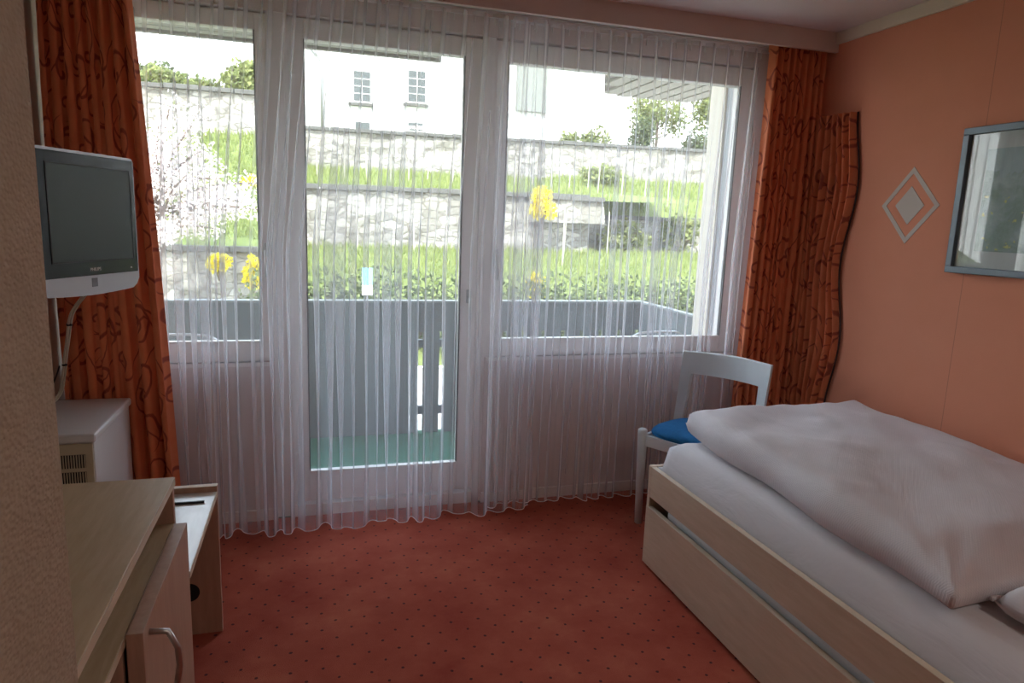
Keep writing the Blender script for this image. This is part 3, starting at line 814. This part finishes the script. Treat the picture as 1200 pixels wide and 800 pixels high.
# balcony chairs: bent steel tube with slatted seat, their top bows show above the sill
def garden_chair(x, y, rz, label):
    r = root('balcony_chair', label, 'chair', (x, y, -.01), rz, 'steel tube chairs on the balcony')
    pts = [(-.24, 0, .42)]
    for i in range(13):
        a = PI-PI*i/12; c, s = math.cos(a), math.sin(a)
        pts.append((.24*abs(c)**.5*(1 if c > 0 else -1), -.02-.05*s, .56+.292*abs(s)**.45))
    pts.append((.24, 0, .42))
    MB().tube(smooth_path(pts, 3), .008, 8).build('back_bow', 'metal', r, smooth=True)
    s_ = MB()
    for i in range(7): s_.box(-.23, .23, .02+i*.06, .062+i*.06, .41, .424, .002)
    s_.build('seat', 'parapet_cap', r)
    k = MB()
    for i in range(5): k.box(-.17+i*.077, -.145+i*.077, -.045, -.037, .50, .80)
    k.build('back_slats', 'parapet_cap', r)
    for sx in (-1, 1):
        MB().tube([(sx*.24, .0, .42), (sx*.245, -.04, 0)], .009).build('leg', 'metal', r, smooth=True)
        MB().tube([(sx*.24, .43, .42), (sx*.245, .46, 0)], .009).build('leg', 'metal', r, smooth=True)
        MB().tube([(sx*.24, -.02, .42), (sx*.24, .44, .42)], .009).build('seat_rail', 'metal', r, smooth=True)
garden_chair(-.68, 4.05, -.1, 'steel tube balcony chair seen through the left window')
garden_chair(2.15, 3.97, .10, 'steel tube balcony chair seen low through the wide right window')

# ------------------------------------------------------------------ garden outside
def ground(name, prof, x0, x1, mat='soil_grass', nx=30, amp=.06):
    """prof: list of (y,z) ; solid skirted terrain strip"""
    m = MB(); 
    V = []
    for i in range(nx):
        x = x0+(x1-x0)*i/(nx-1); row = []
        for (y, z) in prof:
            row.append(m.bm.verts.new((x, y, z+amp*noise.noise(Vector((x*.7, y*.7, 0))))))
        V.append(row)
    for i in range(nx-1):
        for j in range(len(prof)-1): m.bm.faces.new((V[i][j], V[i+1][j], V[i+1][j+1], V[i][j+1]))
    return m.build(name, mat, None, smooth=True)
st(ground('ground_path', [(4.8, -4), (8, -3.3), (8.7, -1.5), (11.3, -.98)], -.55, 22, 'concrete', amp=.01))
st(ground('ground_lawn', [(11.3, -.95), (12, -.7), (13.2, .35), (14, .55), (17.0, .80)], -.55, 22))
st(ground('ground_lawn', [(16.95, .80), (19.15, .75)], 7.15, 22))
st(ground('ground_terrace', [(17.1, 2.17), (19, 2.35), (21.5, 2.7), (24.2, 3.05)], -.6, 10.2))
st(ground('ground_terrace.001', [(19.3, 1.78), (19.8, 2.4), (21.5, 2.8), (24.2, 3.2)], 8.1, 26))
st(ground('ground_upper', [(24.4, 4.25), (34, 4.9), (60, 5)], -22, 50))
st(ground('ground_left_bank', [(14.1, .85), (15.5, 1.55), (17, 2.3), (19, 3.2), (20, 3.55)], -12, -.6, nx=20))
st(ground('ground_left_foot', [(4.8, -4), (8, -3.2), (11, -1.2), (14, -.6)], -14, -.55))
st(ground('ground_left_upper', [(20.3, 4.55), (26, 4.8)], -14, -1.0))
def stonewall(name, x0, x1, y, z0, z1, label, z1b=None, t=.5):
    z1b = z1 if z1b is None else z1b
    r = root(name, label, 'wall', (x0, y, z0))
    m = MB(); nx, nz = int((x1-x0)*5)+2, int((z1-z0)*6)+3
    def fn(u, v):
        x = x0+(x1-x0)*u; zt = z1+(z1b-z1)*u
        z = z0+(zt-z0)*v
        return Vector((x-x0, .09*noise.noise(Vector((x*2.3, z*3.5, 1)))+.12*v, z-z0))
    m.grid(nx, nz, fn)
    # closed back and top
    m.box(0, x1-x0, .15, t, 0, min(z1, z1b)-z0-.02)
    m.build('masonry', 'stone', r)
    c = MB(); n = int((x1-x0)/.8)
    for i in range(n):
        a = (x1-x0)*i/n; b = (x1-x0)*(i+1)/n-.02; za = z1+(z1b-z1)*(i+.5)/n-z0
        c.box(a, b, -.02, t+.02, za-.02+random.uniform(0, .02), za+.09+random.uniform(0, .03), .01, 1)
    c.build('coping', 'coping', r)
    return r
stonewall('retaining_wall', -1.75, 26, 24, 2.95, 4.25, 'long upper dry-stone wall below the white house', 4.60)
stonewall('retaining_wall', -.6, 7.1, 17, .55, 2.13, 'middle dry-stone wall behind the hedge, between two grass strips', 2.2)
stonewall('retaining_wall', 7.1, 20, 19, .4, 1.72, 'dry-stone wall at the right, overgrown with bushes', 1.75)
stonewall('retaining_wall', 5.4, 7.3, 16.45, 1.55, 2.12, 'short projecting stone planter wall beside the yellow shrub', 2.12)
stonewall('retaining_wall', -12, -.65, 14, -.9, .78, 'low stone wall at the left, under the grass bank')
stonewall('retaining_wall', -12, -1.0, 20.1, 3.3, 4.6, 'upper left stone wall below the leafy bushes')

def grass_patch(name, fnz, xs, ys, n, h, label):
    V = []; Fc = []
    for _ in range(n):
        x = random.uniform(*xs); y = random.uniform(*ys); z = fnz(x, y)-.02
        a = random.uniform(0, PI); w = .022; hh = h*random.uniform(.5, 1.2)
        dx, dy = math.cos(a)*w, math.sin(a)*w; lx, ly = random.uniform(-.5, .5)*hh, random.uniform(-.5, .5)*hh
        b = len(V)
        V += [(x-dx, y-dy, z), (x+dx, y+dy, z), (x+lx, y+ly, z+hh)]; Fc.append((b, b+1, b+2))
    o = raw(name, V, Fc, 'grass'); return tag(o, label, 'grass', kind='stuff')
def interp(prof):
    def f(x, y):
        for (a, za), (b, zb) in zip(prof, prof[1:]):
            if a <= y <= b: return za+(zb-za)*(y-a)/(b-a)
        return prof[-1][1]
    return f
grass_patch('grass', interp([(12, -.7), (13.2, .35), (14, .55), (17, .8)]), (-.4, 11), (13, 16.9), 9000, .20, 'bright grass growing between the hedge and the middle stone wall')
grass_patch('grass', interp([(17.1, 2.17), (19, 2.35), (21.5, 2.7), (24.2, 3.05)]), (-.5, 8.1), (17.6, 23.8), 7000, .26, 'grass on the terrace between the middle and upper stone walls')
grass_patch('grass', interp([(19.3, 1.78), (19.8, 2.4), (21.5, 2.8), (24.2, 3.2)]), (8.2, 16), (19.4, 23.8), 4000, .28, 'grass on the right terrace above the overgrown wall')
grass_patch('grass', interp([(14.1, .85), (15.5, 1.55), (17, 2.3), (19, 3.2), (20, 3.55)]), (-6, -.7), (14.4, 20), 7000, .20, 'grass covering the steep left bank')

def leaves(name, mat, blobs, n, size, parent, flat=0):
    """leaf quads scattered through ellipsoids blobs = (cx,cy,cz,rx,ry,rz)"""
    V = []; Fc = []
    tot = sum(b[3]*b[5] for b in blobs)
    for bl in blobs:
        k = int(n*bl[3]*bl[5]/tot)
        for _ in range(k):
            d = Vector((random.gauss(0, 1), random.gauss(0, 1), random.gauss(0, 1))).normalized()*(random.random()**.4)
            d *= 1+.25*noise.noise(d*2+Vector(bl[:3]))
            c = Vector((bl[0]+d.x*bl[3], bl[1]+d.y*bl[4], bl[2]+d.z*bl[5]))
            a = Vector((random.uniform(-1, 1), random.uniform(-1, 1), random.uniform(-1, 1))).normalized()
            b = a.cross(Vector((random.uniform(-1, 1), random.uniform(-1, 1), random.uniform(-1, 1)))).normalized()
            s = size*random.uniform(.6, 1.3); i = len(V)
            V += [tuple(c-a*s), tuple(c+b*s*.55), tuple(c+a*s), tuple(c-b*s*.55)]; Fc.append((i, i+1, i+2, i+3))
    return raw(name, V, Fc, mat, parent)
def bush(label, x, y, z, rx, rz, mat='bush', n=900, size=.06, cat='bush', name='bush', group=None, n2=0, mat2=None, drop=0):
    r = root(name, label, cat, (x, y, z), 0, group)
    bl = [(0, 0, rz, rx*.75, rx*.7, rz)]
    for _ in range(4):
        bl.append((random.uniform(-.6, .6)*rx, random.uniform(-.4, .4)*rx, rz*random.uniform(.5, 1.5), rx*.5, rx*.45, rz*.55))
    leaves('foliage', mat, bl, n, size, r)
    s_ = MB()
    for _ in range(6):
        a = random.uniform(0, 2*PI)
        s_.tube([(0, 0, -.12), (math.cos(a)*rx*.3, math.sin(a)*rx*.3, rz*.8), (math.cos(a)*rx*.6, math.sin(a)*rx*.5, rz*1.6)], [.03, .02, .006], 5)
    if drop: s_.tube([(.05, 0, -drop), (0, 0, 0), (0, 0, rz)], [.02, .015, .01], 6)
    s_.build('stems', 'bark', r, smooth=True)
    if n2: leaves('blossom', mat2, bl, n2, size*.9, r)
    return r
# hedge along the garden edge
hd = root('hedge', 'long clipped green hedge beyond the balcony parapet', 'hedge', (3, 11.9, -.9))
hbl = []
x = -3.7
while x < 7.2:
    hbl.append((x, random.uniform(-.1, .1), .75, .5, .45, .78+random.uniform(-.05, .05)-.015*max(0, x))); x += .45
leaves('foliage', 'hedge', hbl, 17000, .055, hd)
s_ = MB(); x = -3.7
while x < 7.2:
    s_.tube([(x, 0, 0), (x+.1, 0, .6), (x+.02, .1, 1.1)], [.03, .02, .008], 5); x += .5
s_.build('stems', 'bark', hd)
YG = 'yellow blossoming shrubs around the garden walls'
bush('yellow blossoming shrub on the low left wall, seen mid-pane in the left window', -1.60, 13.6, .38, .26, .20, 'yellow', 700, .04, 'shrub', 'yellow_shrub', YG, drop=1.1)
bush('yellow blossoming shrub hanging low at the right edge of the left window', -1.02, 13.5, .10, .22, .32, 'yellow', 700, .04, 'shrub', 'yellow_shrub', YG, drop=1.1)
bush('yellow blossoming shrub high on the left bank beside the window frame', -1.22, 16.7, 1.95, .25, .2, 'yellow', 600, .04, 'shrub', 'yellow_shrub', YG)
bush('yellow blossoming shrub beside the short stone planter wall', 5.42, 15.9, 1.62, .34, .38, 'yellow', 1200, .045, 'shrub', 'yellow_shrub', YG, drop=.95)
bush('small yellow blossoming shrub between hedge and grass at the right window', 4.25, 12.6, -.1, .25, .35, 'yellow', 500, .04, 'shrub', 'yellow_shrub', YG, drop=.3)
# bushes above the left wall
for (x, y, z, rx, rz, lb) in ((-3.9, 21.4, 4.5, .8, .42, 'green bush on the upper left wall next to the drape'), (-2.75, 21.2, 4.6, .7, .25, 'low green bush in the middle of the upper left wall'),
        (-1.75, 21, 4.6, .55, .50, 'taller green bush at the right end of the upper left wall')):
    bush(lb, x, y, z, rx, rz, 'bush', 1400, .09, drop=.9)
# overgrown right wall and terrace
for i, (x, y, z, rx, rz, lb) in enumerate(((8.7, 18.15, .85, .8, .45, 'green bush overgrowing the right stone wall, nearest the planter'),
        (10.5, 18.1, .8, .9, .55, 'green bush overgrowing the right stone wall, beside the balcony side wall'),
        (9.4, 21.5, 2.8, .9, .35, 'spreading green bush on the right terrace'),
        (12.6, 18.1, .85, .9, .6, 'green bush at the far right behind the balcony side wall'))):
    bush(lb, x, y, z, rx, rz, 'bush', 1100, .075, drop=.9)
# trees and shrubs beyond the upper wall on the right
def tree(label, x, y, z, h, r, mat, n=2200, size=.10, name='tree'):
    t = root(name, label, 'tree', (x, y, z))
    s_ = MB(); s_.tube([(0, 0, -.2), (.05, 0, h*.4), (-.03, 0, h*.75), (0, 0, h)], [.10, .08, .05, .015], 8)
    for k in range(7):
        a = k*2.4; z0 = h*(.35+.07*k)
        s_.tube([(0, 0, z0), (math.cos(a)*r*.5, math.sin(a)*r*.5, z0+.25*h*.5), (math.cos(a)*r*.9, math.sin(a)*r*.8, z0+.3*h)], [.04, .025, .008], 5)
    s_.build('trunk', 'bark', t, smooth=True)
    bl = [(0, 0, h*.8, r*.8, r*.7, h*.28)]
    for k in range(6):
        a = k*1.9; bl.append((math.cos(a)*r*.6, math.sin(a)*r*.5, h*(.55+.06*k), r*.5, r*.45, h*.18))
    leaves('crown', mat, bl, n, size, t)
    return t
bush('rounded dark green shrub on top of the upper wall, under the canopy', 13.6, 27.5, 4.3, .75, .98, 'hedge', 1800, .08, 'shrub', 'round_shrub', drop=.3)
bush('low green shrub behind the upper wall, left of the rounded one', 11.9, 28, 4.3, .85, .72, 'bush', 1300, .08, 'shrub', 'round_shrub')
bush('dark green shrub below the canopy corner behind the upper wall', 16.7, 28, 4.4, .95, .8, 'hedge', 1900, .08, 'shrub', 'round_shrub')
bush('pale green shrub to the right of the white house corner', 10.3, 27.5, 4.3, .5, .5, 'bush', 800, .08, 'shrub', 'round_shrub')
tree('light green loose tree rising behind the canopy corner', 16.2, 31, 4.7, 3.0, 1.5, 'bush', 2200)
tree('light green tree at the far right beside the balcony side wall', 19.4, 31, 4.8, 3.6, 1.5, 'bush', 2400)
tree('distant green tree on the upper left, behind the blossom', -5.3, 30, 4.8, 2.1, .9, 'hedge', 1600)
# blossoming tree in front of the left bank
bt = root('blossom_tree', 'tree covered in pale blossom in front of the grass bank', 'tree', (-2.15, 12.2, -.9))
s_ = MB(); rb = random.Random(5); tips = []
s_.tube([(-.35, .1, -.25), (-.3, .05, .5), (-.2, 0, 1.6), (-.1, 0, 2.7)], [.09, .075, .06, .045], 8)
for k in range(40):
    a = rb.uniform(0, 2*PI); z0 = rb.uniform(1.7, 2.7); L = rb.uniform(.6, 1.95)
    ex = math.cos(a)*L*.85; ez = z0+rb.uniform(.05, 1.5)*(.5 if ex > .7 else 1)
    p = [(-.15, 0, z0), (ex*.5-.1, math.sin(a)*L*.35, (z0+ez)/2+.1), (ex, math.sin(a)*L*.7, ez)]
    s_.tube(smooth_path(p, 3), [.028-.003*i for i in range(7)], 5)
    tips += [Vector(p[1]).lerp(Vector(p[2]), t) for t in (0, .25, .5, .75, 1)]+[Vector(p[0]).lerp(Vector(p[1]), .7)]
s_.build('trunk', 'bark', bt, smooth=True)
bl = [(t.x, t.y, t.z, .24, .2, .22) for t in tips]
leaves('blossom', 'blossom', bl, 15000, .030, bt); leaves('foliage', 'bush', bl, 700, .03, bt)

# vine stakes
def stakes(pts, label, group, h):
    first = None
    for (x, y, z) in pts:
        if first is None:
            m = MB(); m.tube([(0, 0, -.1), (.01, 0, h)], [.018, .014], 6); o = m.build('garden_stake', 'stake'); first = o
        else:
            o = first.copy(); COL.objects.link(o)
        o.location = (x, y, z); o.rotation_euler = (random.uniform(-.04, .04), random.uniform(-.05, .05), 0)
        tag(o, label, 'stake', group)
stakes([(.3+i*.62+random.uniform(-.12, .12), 20.2, 2.5) for i in range(14)], 'thin pale stake on the grass terrace below the upper wall', 'stakes on the upper terrace', .95)
stakes([(.25+i*1.0+random.uniform(-.2, .2), 16.2, .72) for i in range(8)], 'thin pale stake in front of the middle stone wall', 'stakes before the middle wall', 1.15)
stakes([(8.4+i*.8, 19.6, 2.2) for i in range(4)], 'thin pale stake on the right terrace', 'stakes on the right terrace', 1.3)
stakes([(5.35, 14.2, .5)], 'tall white stake standing alone before the middle wall', 'lone stake', 1.35)

# small blue and white sign at the hedge
sg = root('garden_sign', 'small blue and white sign standing in front of the hedge', 'sign', (.885, 11.25, -1.1))
MB().box(-.085, .085, -.01, .0, 1.52, 1.80, .003).build('blue_field', 'sign_blue', sg)
MB().box(-.085, .085, -.01, .0, 1.36, 1.52, .003).build('white_field', 'sign_white', sg)
MB().tube([(0, .01, 0), (0, .01, 1.8)], .015).build('post', 'zinc', sg)

# white house
hs = root('house', 'white rendered house with small paned windows above the stone walls', 'house', (5, 30, 4.4))
def hbx(name, mat, x0, x1, y0, y1, z0, z1, par=hs, bev=0):
    return MB().box(x0-5, x1-5, y0-30, y1-30, z0-4.4, z1-4.4, bev).build(name, mat, par)
hbx('wall', 'render_white', -.15, 12.0, 30, 40, 4.2, 11.5)
rf = MB(); rf.poly([(-6.2, -1, 7.0), (8.0, -1, 7.0), (8.0, 5, 11)], None)
rf = MB()
rf.bm.faces.new([rf.bm.verts.new(p) for p in ((-6, -1, 6.9), (7.9, -1, 6.9), (7.9, 5, 10.5), (-6, 5, 10.5))])
rf.bm.faces.new([rf.bm.verts.new(p) for p in ((-6, 11, 6.9), (-6, 5, 10.5), (7.9, 5, 10.5), (7.9, 11, 6.9))])
rf.build('roof', 'roof', hs)
def hwin(x0, x1, z0, z1, nx, nz, sill=True):
    w = hbx('window', 'render_white', x0-.06, x1+.06, 29.955, 30, z0-.06, z1+.06)
    hbx('pane', 'dark_pane', x0, x1, 29.94, 29.954, z0, z1, w)
    g = MB()
    for i in range(1, nx): xx = x0+(x1-x0)*i/nx; g.box(xx-.012-5, xx+.012-5, -.075, -.062, z0-4.4, z1-4.4)
    for i in range(1, nz): zz = z0+(z1-z0)*i/nz; g.box(x0-5, x1-5, -.075, -.062, zz-.012-4.4, zz+.012-4.4)
    g.build('glazing_bars', 'render_white', w)
    if sill: hbx('sill', 'coping', x0-.22, x1+.12, 29.82, 30, z0-.2, z0-.1, w)
hwin(1.82, 2.48, 6.22, 7.38, 2, 4); hwin(4.05, 4.76, 6.38, 7.60, 2, 4)
hwin(1.88, 2.45, 5.10, 5.38, 1, 1, False); hwin(4.05, 4.68, 5.20, 5.52, 1, 1, False)
hwin(-.0+7.6, 8.3, 6.3, 7.4, 2, 4)
hbx('shutter', 'house_dark', 8.75, 10.15, 29.8, 30, 6.35, 9.0)
dp = MB(); dp.tube([(-4.95-.2, -.1, 3.9), (-4.95+.35, -.1, 3.45), (-4.45, -.1, 3.2), (-4.45, -.1, 0)], .06, 8); dp.build('downpipe', 'zinc', hs, smooth=True)

# ------------------------------------------------------------------ light
w = NT('world', True)
bg = w.n('ShaderNodeBackground')
tc = w.coord('Generated'); sx = w.n('ShaderNodeSeparateXYZ'); w.put(sx.inputs[0], tc)
cl = w.noise(tc, 2.5, 5, .6)
c = w.ramp(sx.outputs[2], [(.0, (.95, .97, 1)), (.35, (.70, .83, 1)), (1, (.40, .60, 1))])
c = w.mix(w.ramp(cl, [(.45, (0, 0, 0)), (.62, (.8, .8, .8))]), c, (1, 1, 1))
w.put(bg.inputs[0], c); bg.inputs[1].default_value = 3.2
w.t.links.new(bg.outputs[0], w.out.inputs[0])
scn.world = w.m
sd = bpy.data.lights.new('sun', 'SUN'); sd.energy = 4.2; sd.angle = .012; sd.color = (1, .95, .86)
so = bpy.data.objects.new('sun', sd); link(so); so.location = (-5, -5, 12)
so.rotation_euler = Vector((.35, .72, -.80)).to_track_quat('-Z', 'Y').to_euler()

try:
    scn.cycles.transparent_max_bounces = 48
    scn.cycles.max_bounces = 10; scn.cycles.diffuse_bounces = 6; scn.cycles.transmission_bounces = 8
    scn.cycles.sample_clamp_indirect = 6
except Exception: pass
scn.view_settings.view_transform = 'Standard'
scn.view_settings.look = 'None'
scn.view_settings.gamma = 1
scn.view_settings.use_curve_mapping = False
scn.view_settings.exposure = 1.3
